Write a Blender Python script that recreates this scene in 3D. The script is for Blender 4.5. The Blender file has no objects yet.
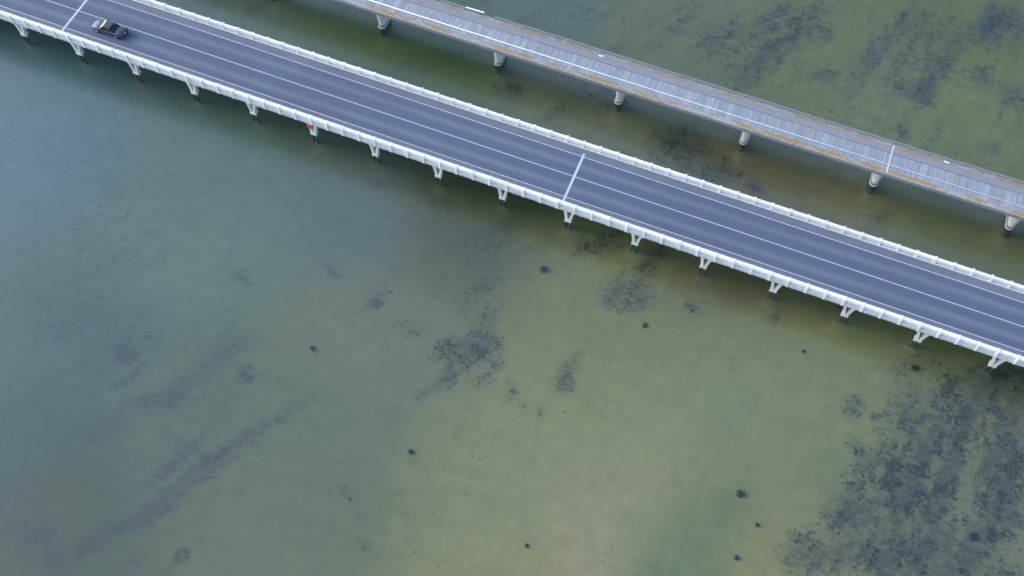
import bpy, bmesh, math, random
import numpy as np
from mathutils import Matrix, Vector

random.seed(7)
rng = np.random.default_rng(11)
R = math.radians
SC = bpy.context.scene
COL = SC.collection

# ------------------------------------------------------------------ camera, sky, sun, exposure
DECK = 5.6                      # road level above the water (water is z = 0)
BED = -1.6                      # sea bed
cam_data = bpy.data.cameras.new('camera')
cam = bpy.data.objects.new('camera', cam_data)
COL.objects.link(cam)
right = Vector((0.93027683, 0.36619281, 0.02208729))
up = Vector((-0.33091821, 0.81162866, 0.48140634))
fwd = Vector((-0.15836086, 0.45515025, -0.8762192))
M = Matrix((right, up, -fwd)).transposed().to_4x4()
M.translation = Vector((21.31, -81.80, 119.79 + DECK))
cam.matrix_world = M
cam_data.sensor_width = 36.0
cam_data.lens = 1053.5 * 36.0 / 1024.0
cam_data.clip_start = 1.0
cam_data.clip_end = 12000.0
SC.camera = cam

SUN_EL, SUN_AZ = R(26), R(-95)     # azimuth clockwise from +Y
world = bpy.data.worlds.new('World')
SC.world = world
world.use_nodes = True
wn = world.node_tree.nodes
sky = wn.new('ShaderNodeTexSky')
sky.sky_type = 'NISHITA'
sky.sun_disc = False
sky.sun_elevation = SUN_EL
sky.sun_rotation = SUN_AZ
sky.air_density = 1.0
sky.dust_density = 2.2
sky.ozone_density = 2.0
bg = wn['Background']
bg.inputs['Strength'].default_value = 0.15
world.node_tree.links.new(sky.outputs[0], bg.inputs[0])

sun_data = bpy.data.lights.new('sun', 'SUN')
sun_data.energy = 0.5
sun_data.angle = R(20)
sun_data.color = (1.0, 0.975, 0.94)
sun = bpy.data.objects.new('sun', sun_data)
COL.objects.link(sun)
sdir = Vector((math.sin(SUN_AZ) * math.cos(SUN_EL), math.cos(SUN_AZ) * math.cos(SUN_EL), math.sin(SUN_EL)))
sun.rotation_euler = sdir.to_track_quat('Z', 'Y').to_euler()
sun.location = (0, 0, 150)

SC.view_settings.view_transform = 'Standard'
SC.view_settings.look = 'None'
SC.view_settings.gamma = 1.0
SC.view_settings.use_curve_mapping = False
SC.view_settings.exposure = 1.42
SC.cycles.use_denoising = True
SC.cycles.max_bounces = 8
SC.cycles.transparent_max_bounces = 8

# ------------------------------------------------------------------ helpers
def tag(o, label=None, cat=None, group=None, kind=None):
    if label: o['label'] = label
    if cat: o['category'] = cat
    if group: o['group'] = group
    if kind: o['kind'] = kind
    return o

def empty(name, loc=(0, 0, 0), parent=None):
    o = bpy.data.objects.new(name, None)
    o.location = loc
    o.empty_display_size = 0.3
    COL.objects.link(o)
    if parent: o.parent = parent
    return o

def link(name, me, parent=None, loc=None, mat=None):
    o = bpy.data.objects.new(name, me)
    if mat is not None and not me.materials:
        me.materials.append(mat)
    COL.objects.link(o)
    if parent: o.parent = parent
    if loc is not None: o.location = loc
    return o

def mesh_from_bm(bm, name, smooth=False):
    me = bpy.data.meshes.new(name)
    bmesh.ops.recalc_face_normals(bm, faces=bm.faces)
    bm.to_mesh(me)
    bm.free()
    if smooth:
        for p in me.polygons: p.use_smooth = True
    return me

def add_box(bm, x0, x1, y0, y1, z0, z1):
    v = [bm.verts.new(c) for c in ((x0, y0, z0), (x1, y0, z0), (x1, y1, z0), (x0, y1, z0),
                                   (x0, y0, z1), (x1, y0, z1), (x1, y1, z1), (x0, y1, z1))]
    for f in ((3, 2, 1, 0), (4, 5, 6, 7), (0, 1, 5, 4), (1, 2, 6, 5), (2, 3, 7, 6), (3, 0, 4, 7)):
        bm.faces.new([v[i] for i in f])
    return v

def box_mesh(name, x0, x1, y0, y1, z0, z1, bevel=0.0):
    bm = bmesh.new()
    add_box(bm, x0, x1, y0, y1, z0, z1)
    if bevel:
        bmesh.ops.bevel(bm, geom=bm.edges[:], offset=bevel, segments=1, affect='EDGES')
    return mesh_from_bm(bm, name)

def add_tube(bm, a, b, r0, r1, n=10, caps=True):
    a, b = Vector(a), Vector(b)
    d = (b - a).normalized()
    s = d.orthogonal().normalized()
    t = d.cross(s)
    rings = []
    for p, r in ((a, r0), (b, r1)):
        rings.append([bm.verts.new(p + (s * math.cos(2 * math.pi * k / n) + t * math.sin(2 * math.pi * k / n)) * r) for k in range(n)])
    for k in range(n):
        bm.faces.new((rings[0][k], rings[0][(k + 1) % n], rings[1][(k + 1) % n], rings[1][k]))
    if caps:
        bm.faces.new(rings[0][::-1]); bm.faces.new(rings[1])

def loft(bm, rings, close=True, cap0=True, cap1=True):
    vr = [[bm.verts.new(p) for p in ring] for ring in rings]
    n = len(vr[0])
    for i in range(len(vr) - 1):
        for k in range(n if close else n - 1):
            bm.faces.new((vr[i][k], vr[i][(k + 1) % n], vr[i + 1][(k + 1) % n], vr[i + 1][k]))
    if cap0: bm.faces.new(vr[0][::-1])
    if cap1: bm.faces.new(vr[-1])
    return vr

# ------------------------------------------------------------------ materials
class NT:
    def __init__(self, name):
        self.m = bpy.data.materials.new(name)
        self.m.use_nodes = True
        self.t = self.m.node_tree
        self.n = self.t.nodes
        self.b = self.n['Principled BSDF']
        self.out = self.n['Material Output']
    def new(self, typ, **kw):
        nd = self.n.new(typ)
        for k, v in kw.items(): setattr(nd, k, v)
        return nd
    def l(self, a, b): self.t.links.new(a, b)
    def pos(self): return self.new('ShaderNodeNewGeometry').outputs['Position']
    def mapped(self, scale=(1, 1, 1), rot=(0, 0, 0), src=None):
        mp = self.new('ShaderNodeMapping')
        mp.inputs['Scale'].default_value = scale
        mp.inputs['Rotation'].default_value = rot
        self.l(src if src is not None else self.pos(), mp.inputs['Vector'])
        return mp.outputs[0]
    def noise(self, vec, scale, detail=4, rough=0.55):
        n = self.new('ShaderNodeTexNoise')
        n.inputs['Scale'].default_value = scale
        n.inputs['Detail'].default_value = detail
        n.inputs['Roughness'].default_value = rough
        self.l(vec, n.inputs['Vector'])
        return n.outputs['Fac']
    def ramp(self, fac, stops):
        r = self.new('ShaderNodeValToRGB')
        e = r.color_ramp.elements
        while len(e) < len(stops): e.new(0.5)
        for el, (p, c) in zip(e, stops):
            el.position = p
            el.color = (*c, 1) if len(c) == 3 else c
        self.l(fac, r.inputs[0])
        return r.outputs['Color']
    def math(self, op, a, b=None, c=None):
        n = self.new('ShaderNodeMath', operation=op)
        for i, v in enumerate((a, b, c)):
            if v is None: continue
            if isinstance(v, (int, float)): n.inputs[i].default_value = v
            else: self.l(v, n.inputs[i])
        return n.outputs[0]
    def mix(self, fac, a, b, blend='MIX'):
        n = self.new('ShaderNodeMix', data_type='RGBA', blend_type=blend)
        for i, v in ((0, fac), (6, a), (7, b)):
            if isinstance(v, (int, float)): n.inputs[i].default_value = v
            elif isinstance(v, tuple): n.inputs[i].default_value = (*v, 1)
            else: self.l(v, n.inputs[i])
        return n.outputs[2]
    def bump(self, h, strength=0.3, dist=0.02):
        b = self.new('ShaderNodeBump')
        b.inputs['Strength'].default_value = strength
        b.inputs['Distance'].default_value = dist
        self.l(h, b.inputs['Height'])
        self.l(b.outputs[0], self.b.inputs['Normal'])
    def col(self, c):
        if isinstance(c, tuple): self.b.inputs['Base Color'].default_value = (*c, 1)
        else: self.l(c, self.b.inputs['Base Color'])
    def rough(self, v): self.b.inputs['Roughness'].default_value = v

def grey(v): return (v, v, v)

def mat_concrete(name, c0, c1, stain, scale=0.9, rand=0.0, streak=0.25):
    m = NT(name)
    p = m.pos()
    base = m.mix(m.noise(p, scale, 5), c0, c1)
    st = m.ramp(m.noise(m.mapped((3.5, 3.5, 0.25)), 0.8, 5, 0.65), [(0.42, grey(0)), (0.68, grey(1))])
    base = m.mix(m.math('MULTIPLY', st, streak), base, stain)
    if rand:
        oi = m.new('ShaderNodeObjectInfo')
        k = m.math('ADD', m.math('MULTIPLY', oi.outputs['Random'], rand), 1 - rand * 0.5)
        v = m.new('ShaderNodeHueSaturation'); m.l(k, v.inputs['Value']); m.l(base, v.inputs['Color'])
        base = v.outputs[0]
    m.col(base); m.rough(0.9)
    m.bump(m.noise(p, 14, 3), 0.35, 0.02)
    return m.m

def mat_simple(name, c, rough=0.5, metal=0.0, var=0.12, coat=0.0):
    m = NT(name)
    tc = m.new('ShaderNodeTexCoord').outputs['Object']
    m.col(m.mix(m.noise(tc, 3.0, 4), tuple(v * (1 - var) for v in c), tuple(min(1, v * (1 + var)) for v in c)))
    m.rough(rough)
    m.b.inputs['Metallic'].default_value = metal
    m.b.inputs['Coat Weight'].default_value = coat
    return m.m

def mat_asphalt():
    m = NT('asphalt')
    p = m.pos()
    sp = m.new('ShaderNodeSeparateXYZ'); m.l(p, sp.inputs[0])
    wob = m.math('MULTIPLY', m.math('SUBTRACT', m.noise(m.mapped((0.04, 0.3, 1)), 1.0, 3), 0.5), 0.5)
    y = m.math('ADD', sp.outputs['Y'], wob)
    ay = m.math('ABSOLUTE', y)
    # worn pale stripe between the wheel paths of each lane, pale strip at the lane edges
    d = m.math('ABSOLUTE', m.math('SUBTRACT', ay, 1.95))
    stripe = m.ramp(d, [(0.15, grey(1)), (0.75, grey(0))])
    lane = m.ramp(m.math('MULTIPLY', ay, 0.1), [(0.36, grey(0)), (0.39, grey(1))])
    n1 = m.noise(m.mapped((0.06, 0.8, 1)), 1.5, 5)
    c = m.mix(n1, (0.072, 0.096, 0.158), (0.1, 0.128, 0.198))
    c = m.mix(m.math('MULTIPLY', stripe, 0.75), c, (0.15, 0.185, 0.24))
    sh = m.mix(m.noise(m.mapped((2.5, 0.5, 1)), 1.0, 4), (0.13, 0.15, 0.19), (0.175, 0.2, 0.25))
    c = m.mix(lane, c, sh)
    patch = m.ramp(m.noise(p, 0.07, 3), [(0.45, grey(0)), (0.62, grey(1))])
    c = m.mix(m.math('MULTIPLY', patch, 0.18), c, (0.07, 0.08, 0.12))
    c = m.mix(m.math('MULTIPLY', m.noise(p, 30, 2), 0.25), c, (0.05, 0.055, 0.075))
    oil = m.ramp(m.noise(m.mapped((0.25, 0.9, 1)), 1.0, 5, 0.65), [(0.55, grey(0)), (0.72, grey(1))])
    c = m.mix(m.math('MULTIPLY', oil, 0.3), c, (0.055, 0.07, 0.11))
    m.col(c); m.rough(0.82)
    m.bump(m.noise(p, 60, 2), 0.3, 0.01)
    return m.m

def mat_rusty_edge(name, lo, hi):
    m = NT(name)
    p = m.pos()
    base = m.mix(m.noise(p, 1.2, 5), (0.27, 0.27, 0.29), (0.38, 0.38, 0.4))
    a = m.noise(m.mapped((0.3, 0.9, 1)), 1.0, 3, 0.6)
    a2 = m.noise(m.mapped((0.9, 2.5, 1)), 1.6, 4, 0.7)
    f = m.ramp(m.math('ADD', m.math('MULTIPLY', a, 0.6), m.math('MULTIPLY', a2, 0.4)), [(lo, grey(0)), (hi, grey(1))])
    rust = m.mix(m.noise(p, 3.0, 4), (0.25, 0.145, 0.055), (0.4, 0.29, 0.12))
    c = m.mix(f, base, rust)
    dk = m.ramp(m.noise(p, 2.3, 4), [(0.58, grey(0)), (0.7, grey(1))])
    c = m.mix(m.math('MULTIPLY', dk, 0.6), c, (0.1, 0.09, 0.1))
    m.col(c); m.rough(0.95)
    m.bump(m.noise(p, 9, 4), 0.5, 0.04)
    return m.m

def mat_old_panel():
    m = NT('weathered_deck_panel')
    p = m.pos()
    oi = m.new('ShaderNodeObjectInfo')
    base = m.mix(oi.outputs['Random'], (0.255, 0.282, 0.322), (0.325, 0.352, 0.392))
    st = m.ramp(m.noise(m.mapped((4.0, 0.35, 1)), 1.0, 5, 0.65), [(0.4, grey(0)), (0.65, grey(1))])
    base = m.mix(m.math('MULTIPLY', st, 0.5), base, (0.18, 0.2, 0.24))
    sp = m.ramp(m.noise(p, 1.1, 5, 0.7), [(0.52, grey(0)), (0.72, grey(1))])
    base = m.mix(m.math('MULTIPLY', sp, 0.4), base, (0.19, 0.185, 0.2))
    br = m.ramp(m.noise(m.mapped((0.5, 1.3, 1)), 1.0, 5, 0.7), [(0.56, grey(0)), (0.7, grey(1))])
    base = m.mix(m.math('MULTIPLY', br, 0.35), base, (0.26, 0.215, 0.15))
    wh = m.ramp(m.noise(m.mapped((2.2, 0.5, 1)), 0.8, 4, 0.7), [(0.6, grey(0)), (0.7, grey(1))])
    base = m.mix(m.math('MULTIPLY', wh, 0.5), base, (0.47, 0.5, 0.54))
    m.col(base); m.rough(0.92)
    m.bump(m.noise(p, 12, 3), 0.4, 0.02)
    return m.m

def mat_pier_old():
    m = NT('old_pier_concrete')
    p = m.pos()
    sp = m.new('ShaderNodeSeparateXYZ'); m.l(p, sp.inputs[0])
    c = m.mix(m.noise(p, 1.1, 5), (0.5, 0.48, 0.42), (0.72, 0.72, 0.68))
    tide = m.math('ADD', sp.outputs['Z'], m.math('MULTIPLY', m.noise(p, 2.0, 4), 0.35))
    band = m.ramp(tide, [(0.75, grey(1)), (0.95, grey(0))])
    c = m.mix(band, c, (0.055, 0.06, 0.045))
    m.col(c); m.rough(0.9); m.bump(m.noise(p, 8, 4), 0.4, 0.03)
    return m.m

def mat_fouled_shaded(name, lo, hi):  # pale concrete above the tide line, weed plus painted dark of shaded water below
    m = NT(name)
    p = m.pos()
    sp = m.new('ShaderNodeSeparateXYZ'); m.l(p, sp.inputs[0])
    c = m.mix(m.noise(p, 1.6, 5), (0.42, 0.42, 0.38), (0.6, 0.6, 0.55))
    tide = m.math('ADD', sp.outputs['Z'], m.math('MULTIPLY', m.noise(p, 3.0, 4), 0.3))
    c = m.mix(m.ramp(tide, [(lo, grey(1)), (hi, grey(0))]), c, (0.085, 0.09, 0.06))
    m.col(c); m.rough(0.9); m.bump(m.noise(p, 8, 4), 0.5, 0.03)
    return m.m

def mat_water():
    m = NT('sea_water')
    m.n.remove(m.b)
    p = m.pos()
    h1 = m.noise(m.mapped((1, 1.7, 1), (0, 0, R(25))), 0.55, 4, 0.6)
    h2 = m.noise(m.mapped((1, 1.5, 1), (0, 0, R(-35))), 2.2, 3, 0.55)
    h = m.math('ADD', h1, m.math('MULTIPLY', h2, 0.3))
    b = m.new('ShaderNodeBump')
    b.inputs['Strength'].default_value = 1.0
    b.inputs['Distance'].default_value = 0.035
    m.l(h, b.inputs['Height'])
    g = m.new('ShaderNodeBsdfGlossy')
    g.inputs['Roughness'].default_value = 0.24
    m.l(b.outputs[0], g.inputs['Normal'])
    t = m.new('ShaderNodeBsdfTransparent')
    t.inputs['Color'].default_value = (0.86, 0.95, 0.9, 1)
    # Schlick reflectance, the same from above and below
    geo = m.new('ShaderNodeNewGeometry')
    dt = m.new('ShaderNodeVectorMath', operation='DOT_PRODUCT')
    m.l(b.outputs[0], dt.inputs[0]); m.l(geo.outputs['Incoming'], dt.inputs[1])
    cs = m.math('ABSOLUTE', dt.outputs['Value'])
    f5 = m.math('POWER', m.math('SUBTRACT', 1.0, cs), 3.5)
    F0 = 0.10
    # the longer the slanting path through the water, the more it absorbs
    ng = m.new('ShaderNodeVectorMath', operation='DOT_PRODUCT')
    m.l(geo.outputs['Normal'], ng.inputs[0]); m.l(geo.outputs['Incoming'], ng.inputs[1])
    path = m.math('DIVIDE', 1.0, m.math('MAXIMUM', m.math('ABSOLUTE', ng.outputs['Value']), 0.12))
    cc = m.new('ShaderNodeCombineColor')
    for i, tv in enumerate((0.82, 0.85, 0.82)):
        m.l(m.math('POWER', tv, path), cc.inputs[i])
    m.l(cc.outputs[0], t.inputs['Color'])
    fr = m.math('ADD', m.math('MULTIPLY', f5, 1 - F0), F0)
    mx = m.new('ShaderNodeMixShader')
    m.l(fr, mx.inputs[0]); m.l(t.outputs[0], mx.inputs[1]); m.l(g.outputs[0], mx.inputs[2])
    m.l(mx.outputs[0], m.out.inputs['Surface'])
    return m.m

def mat_bed():
    m = NT('sandy_sea_bed')
    a = m.new('ShaderNodeVertexColor'); a.layer_name = 'tone'
    wd = m.new('ShaderNodeAttribute'); wd.attribute_name = 'weed'
    p = m.pos()
    k = m.noise(m.mapped((0.35, 1.3, 1), (0, 0, R(-62))), 0.5, 5, 0.6)
    v = m.new('ShaderNodeHueSaturation')
    m.l(m.math('ADD', m.math('MULTIPLY', k, 0.3), 0.85), v.inputs['Value'])
    m.l(a.outputs[0], v.inputs['Color'])
    # feathery weed: grains and strands where the attribute says weed grows
    n1 = m.noise(m.mapped((0.7, 1.5, 1), (0, 0, R(-70))), 1.1, 7, 0.72)
    n2 = m.noise(p, 3.2, 4, 0.7)
    n = m.math('ADD', m.math('MULTIPLY', n1, 0.7), m.math('MULTIPLY', n2, 0.3))
    thr = m.math('SUBTRACT', 0.635, m.math('MULTIPLY', wd.outputs['Fac'], 0.19))
    mr = m.new('ShaderNodeMapRange', interpolation_type='SMOOTHSTEP')
    m.l(m.math('SUBTRACT', n, thr), mr.inputs['Value'])
    mr.inputs['From Min'].default_value = -0.07
    mr.inputs['From Max'].default_value = 0.09
    f = m.math('MULTIPLY', m.math('MULTIPLY', mr.outputs[0], 0.62), m.math('MINIMUM', m.math('MULTIPLY', wd.outputs['Fac'], 3.0), 1.0))
    weed = m.mix(m.ramp(m.noise(p, 0.3, 4), [(0.35, grey(0)), (0.65, grey(1))]), (0.06, 0.074, 0.1), (0.115, 0.112, 0.098))
    m.col(m.mix(f, v.outputs[0], weed)); m.rough(1.0)
    m.b.inputs['Specular IOR Level'].default_value = 0.0
    m.bump(m.noise(p, 1.5, 5), 0.5, 0.1)
    return m.m

def mat_plant(name, c0, c1):
    m = NT(name)
    m.col(m.mix(m.noise(m.pos(), 0.6, 4), c0, c1)); m.rough(0.9)
    m.b.inputs['Specular IOR Level'].default_value = 0.1
    return m.m

def mat_worn_paint(name, c, under):
    m = NT(name)
    w = m.ramp(m.noise(m.pos(), 2.5, 5, 0.7), [(0.3, grey(1)), (0.62, grey(0.25))])
    m.col(m.mix(w, under, c)); m.rough(0.7)
    return m.m

MAT = dict(
    asphalt=mat_asphalt(),
    line=mat_worn_paint('white_road_paint', (0.6, 0.62, 0.66), (0.3, 0.32, 0.38)),
    oldline=mat_worn_paint('white_conduit_paint', (0.85, 0.87, 0.88), (0.62, 0.64, 0.66)),
    rail=mat_concrete('pale_concrete', (0.66, 0.67, 0.64), (0.84, 0.84, 0.8), (0.45, 0.43, 0.37), 0.8, 0.14, 0.32),
    kerb=mat_concrete('kerb_concrete', (0.52, 0.55, 0.58), (0.66, 0.68, 0.7), (0.4, 0.41, 0.42), 0.7, 0.0, 0.4),
    slab=mat_concrete('deck_concrete', (0.42, 0.45, 0.48), (0.58, 0.6, 0.62), (0.3, 0.31, 0.31), 0.7, 0.0, 0.5),
    pier=mat_concrete('pier_concrete', (0.52, 0.53, 0.5), (0.72, 0.73, 0.7), (0.36, 0.34, 0.28), 1.2, 0.15, 0.5),
    pile=mat_fouled_shaded('weedy_shaded_pile', 0.5, 0.62),
    oldfoot=mat_fouled_shaded('weedy_shaded_footing', 0.3, 0.42),
    joint=mat_worn_paint('pale_joint_mortar', (0.55, 0.58, 0.64), (0.42, 0.45, 0.5)),
    panel=mat_old_panel(),
    oldroad=mat_concrete('old_asphalt', (0.2, 0.215, 0.25), (0.27, 0.285, 0.32), (0.16, 0.16, 0.19), 0.8, 0.0, 0.4),
    oldslab=mat_concrete('old_beam_concrete', (0.2, 0.21, 0.22), (0.3, 0.31, 0.33), (0.12, 0.12, 0.12), 0.8, 0.0, 0.5),
    oldedge=mat_concrete('old_edge_concrete', (0.24, 0.24, 0.26), (0.55, 0.56, 0.57), (0.16, 0.14, 0.13), 1.3, 0.0, 0.6),
    rust_s=mat_rusty_edge('rust_stained_edge', 0.445, 0.53),
    rust_n=mat_rusty_edge('rust_stained_gutter', 0.43, 0.54),
    steel=mat_simple('dull_grey_steel', (0.3, 0.34, 0.38), 0.6, 0.3, 0.3),
    pierold=mat_pier_old(),
    white=mat_simple('white_painted_board', (0.78, 0.8, 0.82), 0.6),
    red=mat_simple('faded_red_paint', (0.5, 0.06, 0.06), 0.6),
    water=mat_water(), bed=mat_bed(),
    grass=mat_plant('seagrass_blades', (0.05, 0.058, 0.07), (0.12, 0.12, 0.11)),
    weed=mat_plant('dark_seaweed', (0.032, 0.04, 0.05), (0.07, 0.075, 0.08)),
    paint=mat_simple('dark_car_paint', (0.026, 0.03, 0.07), 0.36, 0.0, 0.1, 0.4),
    glass=mat_simple('tinted_car_glass', (0.012, 0.014, 0.016), 0.06, 0.0, 0.0),
    bonnet=mat_simple('bonnet_painted_sky_reflection', (0.15, 0.19, 0.27), 0.4, 0.0, 0.1, 0.3),  # pale sky reflection put into the bonnet colour
    tyre=mat_simple('tyre_rubber', (0.02, 0.02, 0.02), 0.85),
    alloy=mat_simple('alloy_rim', (0.55, 0.56, 0.58), 0.35, 0.7),
    trim=mat_simple('black_trim', (0.015, 0.015, 0.016), 0.5),
    lamp=mat_simple('headlight_lens', (0.75, 0.78, 0.8), 0.1),
    glare_glass=mat_simple('windscreen_painted_glare', (0.36, 0.37, 0.24), 0.5),  # yellowish reflection on the windscreen, painted as its colour
    tail=mat_simple('red_tail_lens', (0.6, 0.02, 0.03), 0.25),
)

# ------------------------------------------------------------------ sea bed, water
PATCHES = [  # seagrass: centre x, y, half axes (two vectors), density
    (56.9,-23.8,4.2,1.7,1.2,-6.3,0.9), (58.2,-18.1,3.6,1.4,0.9,-4.8,0.9), (60.1,-8.8,3.2,1.3,0.7,-3.9,0.85),
    (54,-12.3,5.5,2.2,0.9,-4.4,0.4), (65.7,-21.9,3.5,1.4,1.4,-8.8,0.8), (65.7,-12.7,2.4,1,0.8,-5.4,0.6),
    (55.3,-32,5.7,2.3,0.7,-3.4,0.75), (47.7,-28.6,2.3,0.9,0.7,-3.1,0.5), (44.2,-36.9,3,1.2,0.7,-2.8,0.6),
    (49.9,-30.6,4,1.6,0.8,-3.7,0.55), (45.7,-15.7,1.5,0.6,0.4,-1.9,0.7), (49.2,-16.4,0.8,0.3,0.2,-0.8,0.8),
    (47,-21.2,1.3,0.5,0.3,-1.5,0.4), (51.6,-22.3,3.1,1.2,0.7,-3.1,0.4), (52.5,-6.4,4.5,1.8,0.5,-2.6,0.45),
    (61.7,-5.8,5.2,2.1,0.6,-3.5,0.85), (32.5,-6.4,0.9,0.4,0.5,-1.8,0.5), (66.8,-17.8,3.6,1.4,0.8,-5.2,0.6),
    (62.3,-28.5,2.7,3.1,1.9,-2.1,0.5), (-4.9,-27.2,3.4,2.2,1.2,-2,0.65), (-0.8,-27.7,2.7,0,0.3,-4.7,0.55),
    (-2.3,-22.7,2.5,1,1.9,-4.8,0.4), (-6.8,-15.7,2.8,-0,0.5,-6.4,0.28), (-11.8,-26.6,2.7,1.1,0.7,-1.6,0.35),
    (-5,-32.1,2,2.8,1,-0.8,0.7), (9.6,-25.2,1.7,0,0.1,-2.9,0.6), (-18.1,-24,1.4,1.4,0.8,-0.9,0.4),
    (13.5,-10.7,3.6,1.5,0.9,-2.7,0.7), (14.6,-6.6,2.3,1,0.7,-2.1,0.5), (21.8,-10.1,1.3,0.5,0.2,-0.7,0.6),
    (3.6,-29.8,0.7,0.3,0.7,-1.8,0.6), (-4.2,-32.5,0.8,1.1,0.7,-0.5,0.7), (-6.1,-35.4,0.7,0.7,0.6,-0.6,0.6),
    (10.2,-26.2,0.7,0.3,0.4,-1.1,0.6), (8,-31.9,0.6,0.2,0.4,-1.2,0.4), (-3.9,-47.8,1.3,0.5,0.3,-0.7,0.5),
    (0.2,-37.6,0.8,0.3,0.3,-0.7,0.5), (-9.1,-50.6,0.7,0.3,0.5,-1,0.5), (-5.7,-54.7,0.7,0.3,0.4,-0.9,0.4),
    (-2.3,-44,0.5,0.2,0.2,-0.5,0.5), (-1.4,-49.8,0.6,0.2,0.2,-0.5,0.5), (4.4,-31.3,1.1,0.4,0.5,-1.3,0.4),
    (-1.2,-8.2,1.9,1.9,0.6,-0.8,0.3), (-29.8,-58.1,8.8,15.1,1.3,-0.7,0.75), (-32.1,-54.8,2.7,5.1,0.8,-0.5,0.4),
    (-42.3,-53.9,8.2,13.7,1.2,-0.7,0.3), (-45.1,-44.8,1.6,0.6,0.9,-1.5,0.7), (-42.9,-47.4,1.6,2.5,0.7,-0.5,0.55),
    (-29.2,-41.4,1.6,0.6,0.7,-1.4,0.6), (-37,-47.4,2.1,2.1,1.4,-1.3,0.45), (-33.1,-39.5,2.4,4.6,1.1,-0.7,0.4),
    (-42.5,-68.6,3.3,0.2,0.5,-2,0.7), (-39.1,-70.1,1.1,1.3,0.9,-0.6,0.7), (-29.8,-67.1,0.9,0.4,0.3,-0.5,0.6),
    (-25.2,-64.8,0.9,0.9,0.6,-0.5,0.6), (-10,-50.9,0.7,0.3,0.3,-0.7,0.5), (-50.8,-31.4,5.4,2.9,1.1,-1.6,0.18),
    (-25.4,-23,1.6,-0.3,-0,-0.7,0.5), (-37,-28.5,1.9,0,0.2,-1.2,0.5), (-18.8,-25,1.8,2.5,0.6,-0.5,0.5),
    (-55.1,-44.5,2.6,4.3,1.8,-1.2,0.25), (-46.6,-66.2,3.4,1.4,1.8,-2.6,0.35), (12.2,38.6,2.9,6.8,2.2,-1.8,0.45),
    (24.2,46.8,3,6.7,2.2,-1.9,0.5), (29,37,2.3,1,0.4,-1.6,0.5), (28.1,46.1,0.8,2.8,1.4,-0.9,0.55),
    (40.3,54.7,2.9,4.3,2,-2.8,0.45), (53.6,58.6,3.5,-1.3,-1.1,-5.2,0.75), (42,39.8,3.9,-0.3,-0.1,-1.6,0.6),
    (44.4,40.3,1.7,0.7,0.4,-2.2,0.75), (53.5,47.1,1.6,0.7,0.4,-2.6,0.6), (58.6,45,0.6,2.5,2.8,-1,0.55),
    (43.4,32.4,0.9,0.4,0.6,-3,0.5), (55.6,33.8,1.7,0.7,0.3,-1.7,0.5), (20,35,3.3,11.7,1.7,-1,0.3),
    (36.7,46.3,3.8,12.2,1.4,-0.8,0.25), (47.4,48.6,4,14.8,1.7,-0.8,0.25), (5.4,40.1,3.1,9.7,1.5,-1,0.25),
    (19.8,48.4,2.4,5.6,1.4,-1.2,0.4), (12.2,16.7,4.2,1.7,1.1,-3.5,0.8), (24.9,13.5,1.9,0.8,0.4,-1.5,0.7),
    (42.9,14.4,1.7,2,0.8,-1.2,0.6), (35.7,19.7,1.1,0.5,0.2,-1.1,0.4), (-14.3,16.4,2.3,0.9,0.7,-1.8,0.6),
    (-6.2,15.6,2.8,2.9,1.3,-1.8,0.35), (19.7,13.3,3.4,1.4,0.6,-2.1,0.5), (-28.3,17.1,6.5,7.3,1.7,-2.1,0.25),
    (7.2,-4.2,3.2,3.1,1.1,-1.5,0.6), (15.2,-3.8,2.3,1,0.5,-1.5,0.5), (-16.2,-7.1,2.7,1.1,0.7,-1.6,0.35),
    (-11.3,-11.4,3.3,1.3,1.3,-3,0.25), (-6.3,-8.5,2.6,1.1,1.1,-2.7,0.35), (48.6,2.6,2.6,1.1,0.3,-1.6,0.4),
    (42,-2.1,2.3,0.9,0.2,-0.9,0.6), (-26.7,-7.7,2.4,1,0.6,-1.3,0.3),
    (65.4,-6.6,2.7,1.1,0.8,-5.7,0.7),
    (53.6,-34.3,9.1,3.6,0.5,-2.4,0.7),
    (63,-32.6,9.1,3.6,0.5,-2.6,0.7),
    (50.6,-25,3.3,1.3,1.1,-5.1,0.45),
    (58.3,-12.6,4.9,2,0.7,-4.1,0.5),
    (53.3,-17.5,3.6,1.5,0.8,-4,0.35),
    (16.2,14.8,6.6,0.4,0.3,-3.3,0.5),
    (-1.5,20.7,6.1,0.4,0.3,-2.7,0.4),
    (18.7,39.9,4.8,10.9,3.4,-2.8,0.3),
    (44.1,49.4,4.5,9.2,3.7,-3.5,0.3),
]
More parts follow.
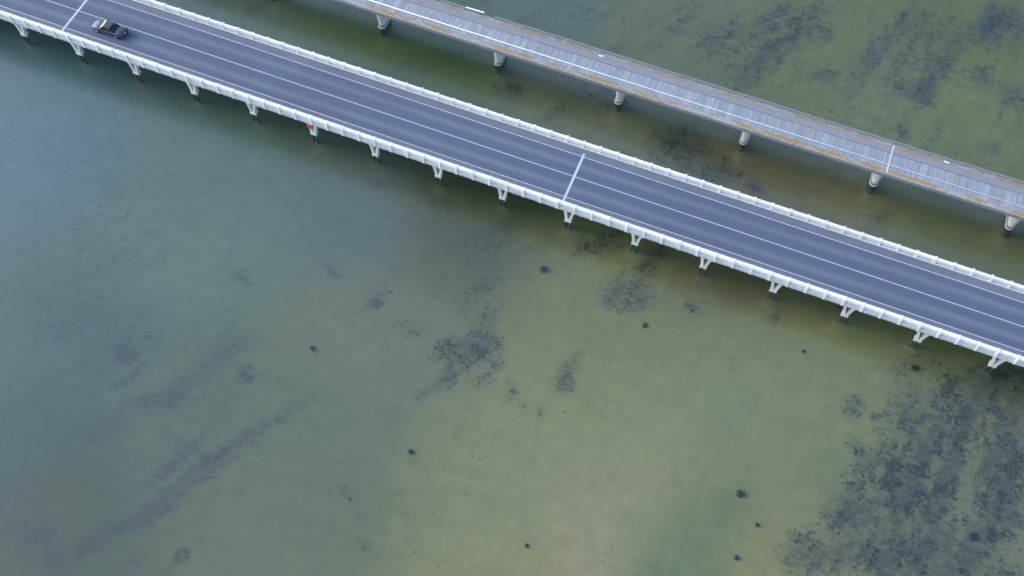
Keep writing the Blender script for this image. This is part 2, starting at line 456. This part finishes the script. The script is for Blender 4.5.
TONES = [  # sand colour samples with some sky reflection and bridge shade mixed in: x, y, r, g, b
    (-74.1,-20.5,0.1308,0.2364,0.2648), (-53,-46.8,0.1077,0.1792,0.1556), (-44.1,-26.6,0.2068,0.2691,0.1842),
    (-32.9,-46.4,0.1639,0.2089,0.1275), (-42.1,-64.4,0.1095,0.1418,0.0753), (-14.5,-53.3,0.2344,0.2486,0.126),
    (-18.1,-32.7,0.2654,0.2741,0.1628), (-27.9,-11,0.1826,0.2245,0.1907), (7,-41.9,0.3813,0.3565,0.1622),
    (21.1,-44.4,0.5181,0.4319,0.2286), (8.7,-52.6,0.4127,0.3613,0.1494), (15.1,-27,0.3895,0.3595,0.1499),
    (10.7,-14.5,0.3287,0.3122,0.1355), (34,-22.3,0.3352,0.3605,0.1844), (23.1,-28.8,0.4212,0.3903,0.1891),
    (31.4,-38.9,0.2385,0.306,0.1507), (39.1,-29,0.4076,0.3539,0.1638), (50.3,-18.7,0.3629,0.3545,0.161),
    (68.4,-28.1,0.3356,0.3209,0.1725), (26.8,-11.2,0.3747,0.356,0.1428), (25.3,39.4,0.2517,0.2604,0.0958),
    (1.5,36.2,0.2346,0.2463,0.1225), (36.7,31.3,0.2797,0.2912,0.1277), (50.6,39.1,0.2797,0.2867,0.0998),
    (-13.3,35,0.1809,0.231,0.1694), (38.7,18.3,0.3037,0.2711,0.139), (-28.2,16.7,0.1525,0.2062,0.0781),
    (-2,17.4,0.2682,0.2579,0.1514), (26.8,15.3,0.261,0.2205,0.1146), (51.6,17,0.256,0.2469,0.1209),
    (25.6,-5.1,0.2374,0.2144,0.1182), (-10.2,-6.5,0.154,0.1613,0.0856), (-50,-16.3,0.1668,0.2381,0.195),
    (47.4,57.6,0.2301,0.2423,0.0566), (-51.5,-56.9,0.0782,0.1467,0.1153), (-19.7,-44,0.2075,0.2424,0.143),
    (33.4,-34.1,0.2346,0.2704,0.1242), (29.9,-43.8,0.2119,0.271,0.1216), (25.2,-37.3,0.5226,0.4335,0.2124),
    (39.9,-38.4,0.4553,0.3702,0.1566), (39.8,-21.5,0.3927,0.3553,0.1546), (44.4,-24.3,0.2922,0.3112,0.1495),
    (17.4,-48.5,0.4998,0.419,0.2097), (28.7,-31.7,0.4485,0.3798,0.1706),
]
CLUMPS = [
    (35.5, -32.5, 0.76, 'largest of the lone dark seaweed clumps on the pale sand near the bottom edge'),
    (38.5, -35.4, 0.44, 'small dark seaweed clump just below the largest lone clump on pale sand'),
    (37.2, -40.3, 0.50, 'lowest lone seaweed clump, near the bottom edge left of the big seagrass meadow'),
    (13.1, -48.4, 0.39, 'tiny black seaweed clump alone at the bottom edge on pale sand'),
    (1.4, -11.5, 0.83, 'round dark seaweed clump standing alone below the middle of the road bridge'),
    (-4.8, -42.7, 0.62, 'upright dark seaweed clump alone on the sand left of centre'),
    (17.2, -14.6, 0.56, 'dark seaweed clump with a side shoot below the speckled patch near the road bridge'),
    (63.7, -26.9, 0.83, 'round dark seaweed clump inside the lower right seagrass meadow'),
    (38.1, -10.2, 0.42, 'small dark seaweed clump alone just below the right half of the road bridge'),
    (52.6, -6.9, 0.76, 'dark seaweed clump just below the road bridge near the right edge'),
    (-22.7, -34.5, 0.56, 'lone dark clump at the end of the faint left seagrass streaks'),
]


def vnoise(x, y, seed):
    xi, yi = np.floor(x).astype(np.int64), np.floor(y).astype(np.int64)
    fx, fy = x - xi, y - yi
    fx, fy = fx * fx * (3 - 2 * fx), fy * fy * (3 - 2 * fy)
    def h(i, j):
        n = (i * 374761393 + j * 668265263 + seed * 974634777) & 0x7fffffff
        n = ((n ^ (n >> 13)) * 1274126177) & 0x7fffffff
        n = ((n ^ (n >> 16)) * 668265263) & 0x7fffffff
        return ((n ^ (n >> 15)) & 0xffff) / 65535.0
    return (h(xi, yi) * (1 - fx) + h(xi + 1, yi) * fx) * (1 - fy) + (h(xi, yi + 1) * (1 - fx) + h(xi + 1, yi + 1) * fx) * fy

def fbm(x, y, seed, oct=4):
    s, a, t = 0, 1, 0
    for k in range(oct):
        s = s + a * vnoise(x * 2 ** k + 17.3 * k, y * 2 ** k - 9.1 * k, seed + k)
        t += a; a *= 0.55
    return s / t

def along(x, y, deg):
    c, s = math.cos(R(deg)), math.sin(R(deg))
    return x * c + y * s, -x * s + y * c

def streaks(x, y, fl, fc, seed, oct=4):
    """streaks laid along the current, which swings round from west to east"""
    a, b = along(x, y, 58), along(x, y, 80)
    k = np.clip((x - 2) / 24, 0, 1)
    return fbm(a[0] * fl, a[1] * fc, seed, oct) * (1 - k) + fbm(b[0] * fl, b[1] * fc, seed + 9, oct) * k

def grass_density(x, y):
    """how much of the bed is covered with seagrass, 0..1"""
    d = np.zeros_like(x)
    wx = x + 3.0 * (fbm(x * .18, y * .18, 3) - .5) + 1.5 * (fbm(x * .7, y * .7, 5) - .5)
    wy = y + 3.0 * (fbm(x * .18, y * .18, 9) - .5) + 1.5 * (fbm(x * .7, y * .7, 7) - .5)
    for (cx, cy, ax, ay, bx, by, dens) in PATCHES:
        det = ax * by - ay * bx
        u = ((wx - cx) * by - (wy - cy) * bx) / det
        v = (ax * (wy - cy) - ay * (wx - cx)) / det
        r = np.sqrt(u * u + v * v)
        k = dens * np.clip((1.35 - r) / 0.9, 0, 1)
        d = 1 - (1 - d) * (1 - k)
    return d

def bed_tone(x, y):
    num = np.zeros(x.shape + (3,)); den = np.zeros(x.shape)
    wx = x + 8 * (fbm(x * .06, y * .06, 21) - .5); wy = y + 8 * (fbm(x * .06, y * .06, 27) - .5)
    for (cx, cy, r, g, b) in TONES:
        w = 1.0 / (((wx - cx) ** 2 + (wy - cy) ** 2) / 60.0 + 0.6) ** 2.1
        num += w[..., None] * np.array((r, g, b)); den += w
    return num / den[..., None]

def bed_height(x, y):
    return BED + 0.25 * (fbm(x * .08, y * .08, 61) - .5) + 0.12 * (fbm(x * 1.1, y * 1.1, 47) - .5)

def build_bed():
    fx = np.arange(-118, 96, 0.42); fy = np.arange(-98, 96, 0.42)
    far = np.array([12, 40, 120, 400, 1200, 4000.0])
    xs = np.concatenate((fx[0] - far[::-1], fx, fx[-1] + far)); ys = np.concatenate((fy[0] - far[::-1], fy, fy[-1] + far))
    X, Y = np.meshgrid(xs, ys, indexing='ij')
    d = grass_density(X, Y)
    streak = streaks(X, Y, .12, .7, 41)
    fine = fbm(X * 1.1, Y * 1.1, 47)
    tone = np.clip(bed_tone(X, Y), 0.01, 1)
    north = np.clip((Y - 24) / 8, 0, 1)                      # weedier beyond the old bridge
    west = np.clip((-18 - X) / 12, 0, 1)                     # deeper, softer patches to the west
    weed = np.clip(d + 0.48 * north * np.clip(fbm(X * .1, Y * .1, 91) * 2 - .55, 0, 1)
                   + 0.5 * west * np.clip(fbm(X * .07, Y * .07, 95) * 2 - .7, 0, 1)
                   + 0.35 * np.clip(1 - abs(Y - 11) / 7, 0, 1) * np.clip((X - 0) / 15, 0, 1) * np.clip(fbm(X * .12, Y * .12, 97) * 2 - .7, 0, 1)
                   + 0.2 * np.clip(fbm(X * .05, Y * .05, 99) - .5, 0, 1), 0, 1)
    weed = np.clip(weed * (0.45 + 1.1 * streak), 0, 1)
    cover = 0.6 * np.clip(d * (0.62 + 0.2 * west + 0.2 * np.clip((X - 40) / 8, 0, 1) + 0.8 * (fine - .5) + 1.0 * (streak - .5)), 0, .75)
    cover = cover + (0.3 + 1.3 * north + .3 * west) * np.clip(streak - .56, 0, 1) * np.clip(fine * 2 - .3, 0, 1)
    cover = np.clip(cover, 0, .75)
    grass = np.array((0.062, 0.078, 0.1))
    tone = tone * (1 - cover[..., None]) + grass * cover[..., None]
    tone *= (0.92 + 0.16 * fine)[..., None]
    Z = bed_height(X, Y)
    n, m_ = X.shape
    verts = np.stack((X, Y, Z), -1).reshape(-1, 3)
    i = np.arange(n * m_).reshape(n, m_)
    q = np.stack((i[:-1, :-1], i[1:, :-1], i[1:, 1:], i[:-1, 1:]), -1).reshape(-1, 4)
    me = bpy.data.meshes.new('sea_bed')
    me.vertices.add(len(verts)); me.vertices.foreach_set('co', verts.ravel().astype(np.float32))
    me.loops.add(q.size); me.loops.foreach_set('vertex_index', q.ravel().astype(np.int32))
    me.polygons.add(len(q))
    me.polygons.foreach_set('loop_start', np.arange(0, q.size, 4, dtype=np.int32))
    me.polygons.foreach_set('use_smooth', np.ones(len(q), dtype=bool))
    me.update(calc_edges=True)
    at = me.color_attributes.new('tone', 'FLOAT_COLOR', 'POINT')
    at.data.foreach_set('color', np.concatenate((tone.reshape(-1, 3), np.ones((n * m_, 1))), 1).ravel().astype(np.float32))
    wa = me.attributes.new('weed', 'FLOAT', 'POINT')
    wa.data.foreach_set('value', weed.ravel().astype(np.float32))
    o = link('seabed', me, mat=MAT['bed'])
    tag(o, 'shallow sandy seabed seen through the clear green water', 'seabed', kind='structure')

build_bed()
bm = bmesh.new()
bm.faces.new([bm.verts.new(v) for v in ((-4000, -4000, 0), (4000, -4000, 0), (4000, 4000, 0), (-4000, 4000, 0))])
w = link('water', mesh_from_bm(bm, 'water'), mat=MAT['water'])
tag(w, 'calm shallow grey green sea water around both bridges', 'water', kind='structure')

# ------------------------------------------------------------------ seagrass
def tuft(bx, by, bz, rad, blades, V, F, flat=0.45):
    for k in range(blades):
        a = random.uniform(0, 2 * math.pi)
        ln = rad * random.uniform(0.55, 1.25)
        wd = rad * random.uniform(0.16, 0.34)
        ox, oy = bx + random.gauss(0, rad * .35), by + random.gauss(0, rad * .35)
        dx, dy = math.cos(a), math.sin(a)
        hz = ln * random.uniform(0.15, flat)
        i = len(V)
        V += [(ox - dy * wd * .5, oy + dx * wd * .5, bz), (ox + dy * wd * .5, oy - dx * wd * .5, bz),
              (ox + dx * ln * .55 + dy * wd * .5, oy + dy * ln * .55 - dx * wd * .5, bz + hz),
              (ox + dx * ln * .55 - dy * wd * .5, oy + dy * ln * .55 + dx * wd * .5, bz + hz),
              (ox + dx * ln, oy + dy * ln, bz + hz * .8)]
        F += [(i, i + 1, i + 2, i + 3), (i + 3, i + 2, i + 4)]

def build_seagrass():
    N = 1000000
    x = rng.uniform(-112, 90, N); y = rng.uniform(-92, 90, N)
    d = grass_density(x, y)
    clump = fbm(x * .8, y * .8, 71, 4)
    streak = streaks(x, y, .25, 1.1, 75, 3)
    thin = np.clip(fbm(x * .07, y * .07, 79, 3) - .55, 0, 1) * 0.12      # odd tufts all over the bed
    thin = thin + 0.09 * np.clip((y - 24) / 8, 0, 1)
    west = np.clip((-18 - x) / 12, 0, 1)
    pr = (np.clip(d, 0, 1) ** 1.2 + thin) * np.clip((clump - .42) * 5, 0, 1) * np.clip((streak - .32) * 3, 0, 1) * 1.5 * (1 - .8 * west)
    keep = np.nonzero(rng.uniform(0, 1, N) < pr)[0]
    V, F = [], []
    zb = bed_height(x, y)
    for j in keep:
        tuft(x[j], y[j], zb[j] + 0.02, random.choice((0.08, 0.11, 0.14, 0.18, 0.26)) * random.uniform(0.8, 1.2) * (0.8 + 0.35 * d[j]), random.randint(3, 5), V, F)
    me = bpy.data.meshes.new('seagrass'); me.from_pydata(V, [], F); me.update()
    o = link('seagrass', me, mat=MAT['grass'])
    tag(o, 'patchy dark seagrass growing on the sandy seabed', 'seagrass', kind='stuff')
    return len(keep)

N_TUFT = build_seagrass()
print('tufts', N_TUFT)

for (cx, cy, rad, lab) in CLUMPS:
    V, F = [], []
    for k in range(9):
        a, r = random.uniform(0, 6.28), rad * random.uniform(0, .45)
        tuft(r * math.cos(a), r * math.sin(a), random.uniform(0, .2), rad * .5, 9, V, F, 0.8)
    me = bpy.data.meshes.new('seaweed_clump'); me.from_pydata(V, [], F); me.update()
    o = link('seaweed_clump', me, loc=(cx, cy, float(bed_height(np.array([cx]), np.array([cy]))[0]) - 0.02), mat=MAT['weed'])
    tag(o, lab, 'seaweed', 'lone seaweed clumps on the sand')

# ------------------------------------------------------------------ road bridge
X0, X1 = -130.0, 112.0
SPAN = 9.892
PIER0 = -96.97
POST = SPAN / 4
rb = empty('road_bridge', (0, 0, 0))
tag(rb, 'two lane road bridge with pale concrete railings on V shaped trestles', 'bridge')

def part(name, parent, mat, *box, bevel=0.0):
    return link(name, box_mesh(name, *box, bevel=bevel), parent, mat=MAT[mat])

part('deck', rb, 'slab', X0, X1, -5.46, 5.46, DECK - 0.42, DECK - 0.06)
for yy in (-4.6, -1.55, 1.55, 4.6):
    part('girder', rb, 'slab', X0, X1, yy - 0.28, yy + 0.28, DECK - 1.25, DECK - 0.423)
part('fascia', rb, 'slab', X0, X1, -5.3, -5.05, DECK - 0.8, DECK - 0.422)
part('fascia', rb, 'slab', X0, X1, 5.22, 5.42, DECK - 0.8, DECK - 0.422)
part('road_surface', rb, 'asphalt', X0, X1, -4.78, 4.98, DECK - 0.058, DECK)
for yy in (-3.6, 0.0, 3.6):
    part('lane_line', rb, 'line', X0, X1, yy - 0.06, yy + 0.06, DECK - 0.01, DECK + 0.004)
for xj in (1.18 - 8 * SPAN, 1.18, 1.18 + 8 * SPAN):
    part('expansion_joint', rb, 'joint', xj - 0.17, xj + 0.17, -4.6, 4.15, DECK - 0.01, DECK + 0.009)
for s, k0, k1, b0, b1, lim in ((-1, 4.75, 5.48, 4.98, 5.26, 0), (1, 4.86, 5.48, 5.22, 5.50, 0)):
    y0, y1 = sorted((s * k0, s * k1))
    part('kerb', rb, 'kerb', X0, X1, y0, y1, DECK - 0.057, DECK + 0.2, bevel=0.02)

post_x = PIER0 - 4 * SPAN + 1.2
posts, beams = {}, {}
for s, b0, b1 in ((-1, 4.95, 5.45), (1, 5.02, 5.46)):
    y0, y1 = sorted((s * b0, s * b1))
    yo0, yo1 = (y0 - 0.11, y1 + 0.02) if s < 0 else (y0 - 0.05, y1 + 0.1)
    bm = bmesh.new()
    add_box(bm, -0.14, 0.14, yo0, yo1, DECK + 0.195, DECK + 1.03)
    ya, yb = (yo0, -5.485) if s < 0 else (5.485, yo1)
    add_box(bm, -0.14, 0.14, ya, yb, DECK - 0.5, DECK + 0.193)
    pm = mesh_from_bm(bm, 'rail_post')
    bm = bmesh.new()
    add_box(bm, -POST / 2 + 0.145, POST / 2 - 0.145, y0, y1, DECK + 0.46, DECK + 1.0)
    bmesh.ops.bevel(bm, geom=bm.edges[:], offset=0.025, segments=1, affect='EDGES')
    bmm = mesh_from_bm(bm, 'rail_beam')
    k = 0
    x = post_x
    while x < X1 - 1:
        if x > X0 + 1:
            link('rail_post', pm, rb, (x, 0, 0), MAT['rail'])
            if x + POST < X1 - 1:
                b = link('rail_beam', bmm, rb, (x + POST / 2, random.uniform(-.012, .012), random.uniform(-.01, .01)), MAT['rail'])
        x += POST

def make_trestle_meshes():
    out = {}
    for s in (-1, 1):
        bm = bmesh.new()
        def sect(x, z, hx, hy): return [(x - hx, -hy, z), (x + hx, -hy, z), (x + hx, hy, z), (x - hx, hy, z)]
        loft(bm, [sect(s * 0.2, 0.98, 0.2, 0.3), sect(s * 0.52, 2.6, 0.18, 0.28), sect(s * 0.85, 4.02, 0.22, 0.32)])
        out['leg', s] = mesh_from_bm(bm, 'leg')
    bm = bmesh.new(); add_box(bm, -0.5, 0.5, -0.42, 0.42, 0.62, 1.0)
    bmesh.ops.bevel(bm, geom=bm.edges[:], offset=0.06, segments=1, affect='EDGES')
    out['footing'] = mesh_from_bm(bm, 'footing')
    bm = bmesh.new(); add_tube(bm, (0, 0, BED - 0.4), (0, 0, 0.63), 0.19, 0.19, 10)
    out['pile'] = mesh_from_bm(bm, 'pile', True)
    out['cap'] = box_mesh('cap_beam', -1.5, 1.5, -4.75, 4.95, 4.0, DECK - 1.252, 0.04)
    bm = bmesh.new(); add_box(bm, -0.2, 0.2, -0.22, 0.22, 0, 0.34)
    out['pad'] = mesh_from_bm(bm, 'bearing_block')
    return out

TM = make_trestle_meshes()
RED_PIER = 6
for i in range(-2, 21):
    px = PIER0 + 0.15 + SPAN * i
    if px > X1 - 3 or px < X0 + 3: continue
    t = empty('trestle', (px, 0, 0), rb)
    link('cap_beam', TM['cap'], t, (0, 0, 0), MAT['pier'])
    for yy in (-3.85, 3.85):
        for s in (-1, 1):
            link('leg', TM['leg', s], t, (0, yy, 0), MAT['pier'])
            link('pile', TM['pile'], t, (s * 0.33, yy - 0.08, 0), MAT['pile'])
        link('footing', TM['footing'], t, (0, yy, 0), MAT['pier'])
    link('bearing_block', TM['pad'], t, (1.9, -4.6, 3.98), MAT['pier'])

# red marker board fixed to one trestle leg
mb = empty('marker_board', (PIER0 + SPAN * RED_PIER - 0.25, -4.25, 2.05))
tag(mb, 'small red marker board on the leg of one road bridge trestle', 'marker')
link('board', box_mesh('board', -0.34, 0.34, -0.05, 0.05, 0, 0.62), mb, mat=MAT['red'])
link('bracket', box_mesh('bracket', -0.06, 0.06, 0.062, 0.3, 0.2, 0.5), mb, mat=MAT['steel'])

# ------------------------------------------------------------------ old bridge
ob = empty('old_bridge', (0, 0, 0))
tag(ob, 'narrow weathered disused bridge with rust stained edges on single white piers', 'bridge')
YS, YN = 17.0, 22.75
part('deck', ob, 'oldslab', X0, X1, YS, YN, DECK - 0.5, DECK - 0.1)
for yy in (17.9, 19.9, 21.9):
    part('girder', ob, 'oldslab', X0, X1, yy - 0.3, yy + 0.3, DECK - 1.4, DECK - 0.503)
part('road_strip', ob, 'oldroad', X0, X1, 20.82, 22.0, DECK - 0.097, DECK - 0.005)
part('gutter', ob, 'rust_n', X0, X1, 22.01, 22.36, DECK - 0.097, DECK + 0.02)
part('edge_strip', ob, 'rust_s', X0, X1, 17.12, 17.74, DECK - 0.097, DECK + 0.006)
part('edge_kerb', ob, 'oldedge', X0, X1, 17.0, 17.11, DECK - 0.097, DECK + 0.05)
part('edge_kerb', ob, 'oldslab', X0, X1, 22.37, 22.74, DECK - 0.097, DECK - 0.04)
bm = bmesh.new(); add_tube(bm, (X0, 18.67, DECK + 0.07), (X1, 18.67, DECK + 0.07), 0.095, 0.095, 10)
link('conduit', mesh_from_bm(bm, 'conduit', True), ob, mat=MAT['oldline'])
part('expansion_joint', ob, 'joint', 41.2, 41.45, 17.25, 22.3, DECK - 0.01, DECK + 0.028)

bm = bmesh.new(); add_box(bm, 0, 1, 17.77, 20.72, DECK - 0.097, DECK)
panel_me = mesh_from_bm(bm, 'deck_panel')
x = X0 + 0.2
while x < X1 - 1.7:
    wd = random.choice((0.55, 0.7, 0.85, 1.0, 1.2))
    o = link('deck_panel', panel_me, ob, (x, random.uniform(-.02, .02), random.uniform(-.012, .008)), MAT['panel'])
    o.scale = (wd - 0.035, 1, 1)
    x += wd

bm = bmesh.new(); add_box(bm, -0.05, 0.05, 22.5, 22.62, DECK - 0.042, DECK + 0.62)
op_me = mesh_from_bm(bm, 'rail_post')
bm = bmesh.new(); add_box(bm, 0.01, 2.42, 22.44, 22.495, DECK + 0.42, DECK + 0.66); add_box(bm, 0.01, 2.42, 22.39, 22.44, DECK + 0.48, DECK + 0.6)
or_me = mesh_from_bm(bm, 'guard_rail')
x = X0 + 1
k = 0
while x < X1 - 4:
    link('rail_post', op_me, ob, (x, 0, 0), MAT['steel'])
    if not (-25.5 < x < -20.5):
        r = link('guard_rail', or_me, ob, (x, random.uniform(-.03, .03), random.uniform(-.04, .04)), MAT['steel'])
    x += 2.43

def stadium(y0, y1, hx, z, n=6):
    pts = []
    for k in range(n + 1):
        a = math.pi + math.pi * k / n
        pts.append((math.cos(a) * hx, y0 + hx + math.sin(a) * hx, z))
    for k in range(n + 1):
        a = math.pi * k / n
        pts.append((math.cos(a) * hx, y1 - hx + math.sin(a) * hx, z))
    return pts

bm = bmesh.new()
loft(bm, [stadium(18.62, 21.5, 0.46, 0.2), stadium(18.5, 21.6, 0.5, 1.6), stadium(18.25, 21.8, 0.66, 3.2), stadium(17.8, 22.0, 0.72, DECK - 1.402)])
shaft_me = mesh_from_bm(bm, 'shaft')
bm = bmesh.new()
loft(bm, [stadium(18.45, 21.7, 0.62, BED - 0.4), stadium(18.45, 21.7, 0.62, 0.32), stadium(18.5, 21.65, 0.56, 0.42)])
foot_me = mesh_from_bm(bm, 'footing')
for k in range(-4, 8):
    px = -37.25 + 19.524 * k
    if px < X0 + 2 or px > X1 - 2: continue
    t = empty('pier', (px, 0, 0), ob)
    link('shaft', shaft_me, t, (0, 0, 0), MAT['pierold'])
    link('footing', foot_me, t, (0, 0, 0), MAT['oldfoot'])

# loose things on the old bridge
wb = link('white_board', box_mesh('white_board', -1.5, 1.5, -0.12, 0.12, 0, 0.08, 0.01), loc=(-22.9, 22.5, DECK + 0.625), mat=MAT['white'])
wb.rotation_euler = (0, 0, R(1))
tag(wb, 'long white board lying on the railing posts of the old bridge', 'board')
for (px, py, a, lab) in ((-2.5, 21.85, 8, 'small white scrap on the old bridge deck above its middle piers'),
                         (48.8, 22.2, -6, 'small white scrap on the old bridge gutter near the right edge')):
    o = link('white_scrap', box_mesh('white_scrap', -0.36, 0.36, -0.13, 0.13, 0, 0.06, 0.01), loc=(px, py, DECK + 0.022 if py > 22.1 else DECK - 0.004), mat=MAT['white'])
    o.rotation_euler = (0, 0, R(a))
    tag(o, lab, 'debris', 'white scraps on the old bridge')

# ------------------------------------------------------------------ car (front towards -x)
car = empty('sedan_car', (-71.35, -1.62, DECK))
tag(car, 'dark sedan with sky reflection painted on its bonnet driving along the near lane of the road bridge', 'car')
L2 = 2.45
def car_ring(x, hw, zb, zt, crown):
    return [(x, -hw * .93, zb), (x, -hw, zb + .22), (x, -hw, zt - .2), (x, -hw * .93, zt - .04), (x, -hw * .5, zt + crown * .7),
            (x, 0, zt + crown), (x, hw * .5, zt + crown * .7), (x, hw * .93, zt - .04), (x, hw, zt - .2), (x, hw, zb + .22), (x, hw * .93, zb)]
secs = [(-2.45, .62, .34, .60, .01), (-2.36, .78, .25, .68, .02), (-2.1, .88, .2, .76, .03), (-1.5, .92, .19, .86, .035), (-0.95, .93, .19, .92, .04),
        (0, .94, .19, .94, .03), (1.2, .94, .19, .96, .03), (1.55, .93, .19, .98, .035), (2.0, .91, .22, .98, .035), (2.3, .86, .27, .95, .03), (2.42, .8, .34, .9, .02), (2.45, .74, .42, .84, .01)]
bm = bmesh.new(); loft(bm, [car_ring(*s) for s in secs])
body = link('body', mesh_from_bm(bm, 'body', True), car, mat=MAT['paint'])
bm = bmesh.new()
def bon(x, hw, z): return [(x, -hw, z), (x, -hw * .5, z + .032), (x, 0, z + .045), (x, hw * .5, z + .032), (x, hw, z), (x, hw * .8, z - .03), (x, -hw * .8, z - .03)]
loft(bm, [bon(-2.3, .62, .685), bon(-2.05, .74, .765), bon(-1.5, .8, .85), bon(-1.08, .8, .905)])
link('bonnet', mesh_from_bm(bm, 'bonnet', True), car, mat=MAT['bonnet'])
# greenhouse frame: bottom and top outlines of the cabin
def quad(bm, pts): bm.faces.new([bm.verts.new(p) for p in pts])
fb, ft, rt, rbk = -1.05, -0.38, 0.62, 1.42      # windscreen foot / top, rear glass top / foot (x)
zb, zt = 0.93, 1.42
wb_, wt_ = 0.86, 0.64
bm = bmesh.new()
loft(bm, [[(ft, -wt_, zt - .02), (rt, -wt_, zt - .02), (rt, wt_, zt - .02), (ft, wt_, zt - .02)],
          [(ft + .05, -wt_ * .9, zt + .025), (rt - .05, -wt_ * .9, zt + .025), (rt - .05, wt_ * .9, zt + .025), (ft + .05, wt_ * .9, zt + .025)]])
link('roof', mesh_from_bm(bm, 'roof'), car, mat=MAT['paint'])
bm = bmesh.new()
loft(bm, [[(fb + .06, -wb_, zb - .03), (rbk - .06, -wb_, zb - .03), (rbk - .06, wb_, zb - .03), (fb + .06, wb_, zb - .03)],
          [(ft + .03, -wt_, zt - .022), (rt - .03, -wt_, zt - .022), (rt - .03, wt_, zt - .022), (ft + .03, wt_, zt - .022)]])
link('cabin', mesh_from_bm(bm, 'cabin'), car, mat=MAT['trim'])
def slab_glass(name, pts, off, mat):
    bm = bmesh.new()
    a = [Vector(p) for p in pts]
    n = (a[1] - a[0]).cross(a[3] - a[0]).normalized()
    if n.dot(Vector(off)) < 0: n = -n
    loft(bm, [[tuple(p + n * .004) for p in a], [tuple(p + n * .022) for p in a]])
    return link(name, mesh_from_bm(bm, name), car, mat=MAT[mat])
slab_glass('windscreen', ((fb, -wb_ * .95, zb - .02), (fb, wb_ * .95, zb - .02), (ft - .01, wt_ * .95, zt - .03), (ft - .01, -wt_ * .95, zt - .03)), (-1, 0, 1), 'glare_glass')
slab_glass('rear_window', ((rbk, -wb_ * .93, zb + .0), (rbk, wb_ * .93, zb + .0), (rt + .01, wt_ * .95, zt - .03), (rt + .01, -wt_ * .95, zt - .03)), (1, 0, 1), 'glass')
for s in (-1, 1):
    for (xa, xb, xc, xd) in ((fb + .3, 0.13, 0.1, ft + .1), (0.2, rbk - .3, rt - .08, 0.17)):
        def sp(x, t): return (x, s * (wb_ + (wt_ - wb_) * t), zb - .03 + (zt - zb) * t)
        slab_glass('side_window', (sp(xa, .12), sp(xb, .12), sp(xc, .88), sp(xd, .88)), (0, s, .3), 'glass')
    slab_glass('headlight', ((-2.37, s * .5, .55), (-2.33, s * .78, .55), (-2.2, s * .84, .7), (-2.28, s * .5, .71)), (-1, 0, .6), 'lamp')
    slab_glass('tail_light', ((2.435, s * .42, .7), (2.41, s * .84, .7), (2.38, s * .82, .9), (2.42, s * .42, .9)), (1, 0, .2), 'tail')
    mm = link('mirror', box_mesh('mirror', -.1, .1, -.11, .11, -.07, .07, .03), car, (fb + .38, s * 1.02, 1.0), MAT['paint'])
    link('door_handle', box_mesh('door_handle', -.1, .1, -.015, .015, -.015, .015), car, (0.0, s * .955, .78), MAT['alloy'])
    for x in (-1.5, 1.42):
        bm = bmesh.new(); add_tube(bm, (0, -.11, 0), (0, .11, 0), .33, .33, 20)
        wh = link('tyre', mesh_from_bm(bm, 'tyre', False), car, (x, s * .86, .33), MAT['tyre'])
        bm = bmesh.new(); add_tube(bm, (0, s * .112, 0), (0, s * .125, 0), .22, .2, 14)
        link('rim', mesh_from_bm(bm, 'rim'), wh, mat=MAT['alloy'])
link('bumper', box_mesh('bumper', 2.42, 2.5, -.72, .72, .36, .52, .03), car, mat=MAT['trim'])
link('bumper', box_mesh('bumper', -2.5, -2.42, -.6, .6, .34, .5, .03), car, mat=MAT['trim'])
link('grille', box_mesh('grille', -2.475, -2.4, -.35, .35, .51, .6, .01), car, mat=MAT['trim'])
car.scale = (1.1, 1.03, 1.04)
link('number_plate', box_mesh('number_plate', 2.44, 2.465, -.16, .16, .62, .75), car, mat=MAT['white'])
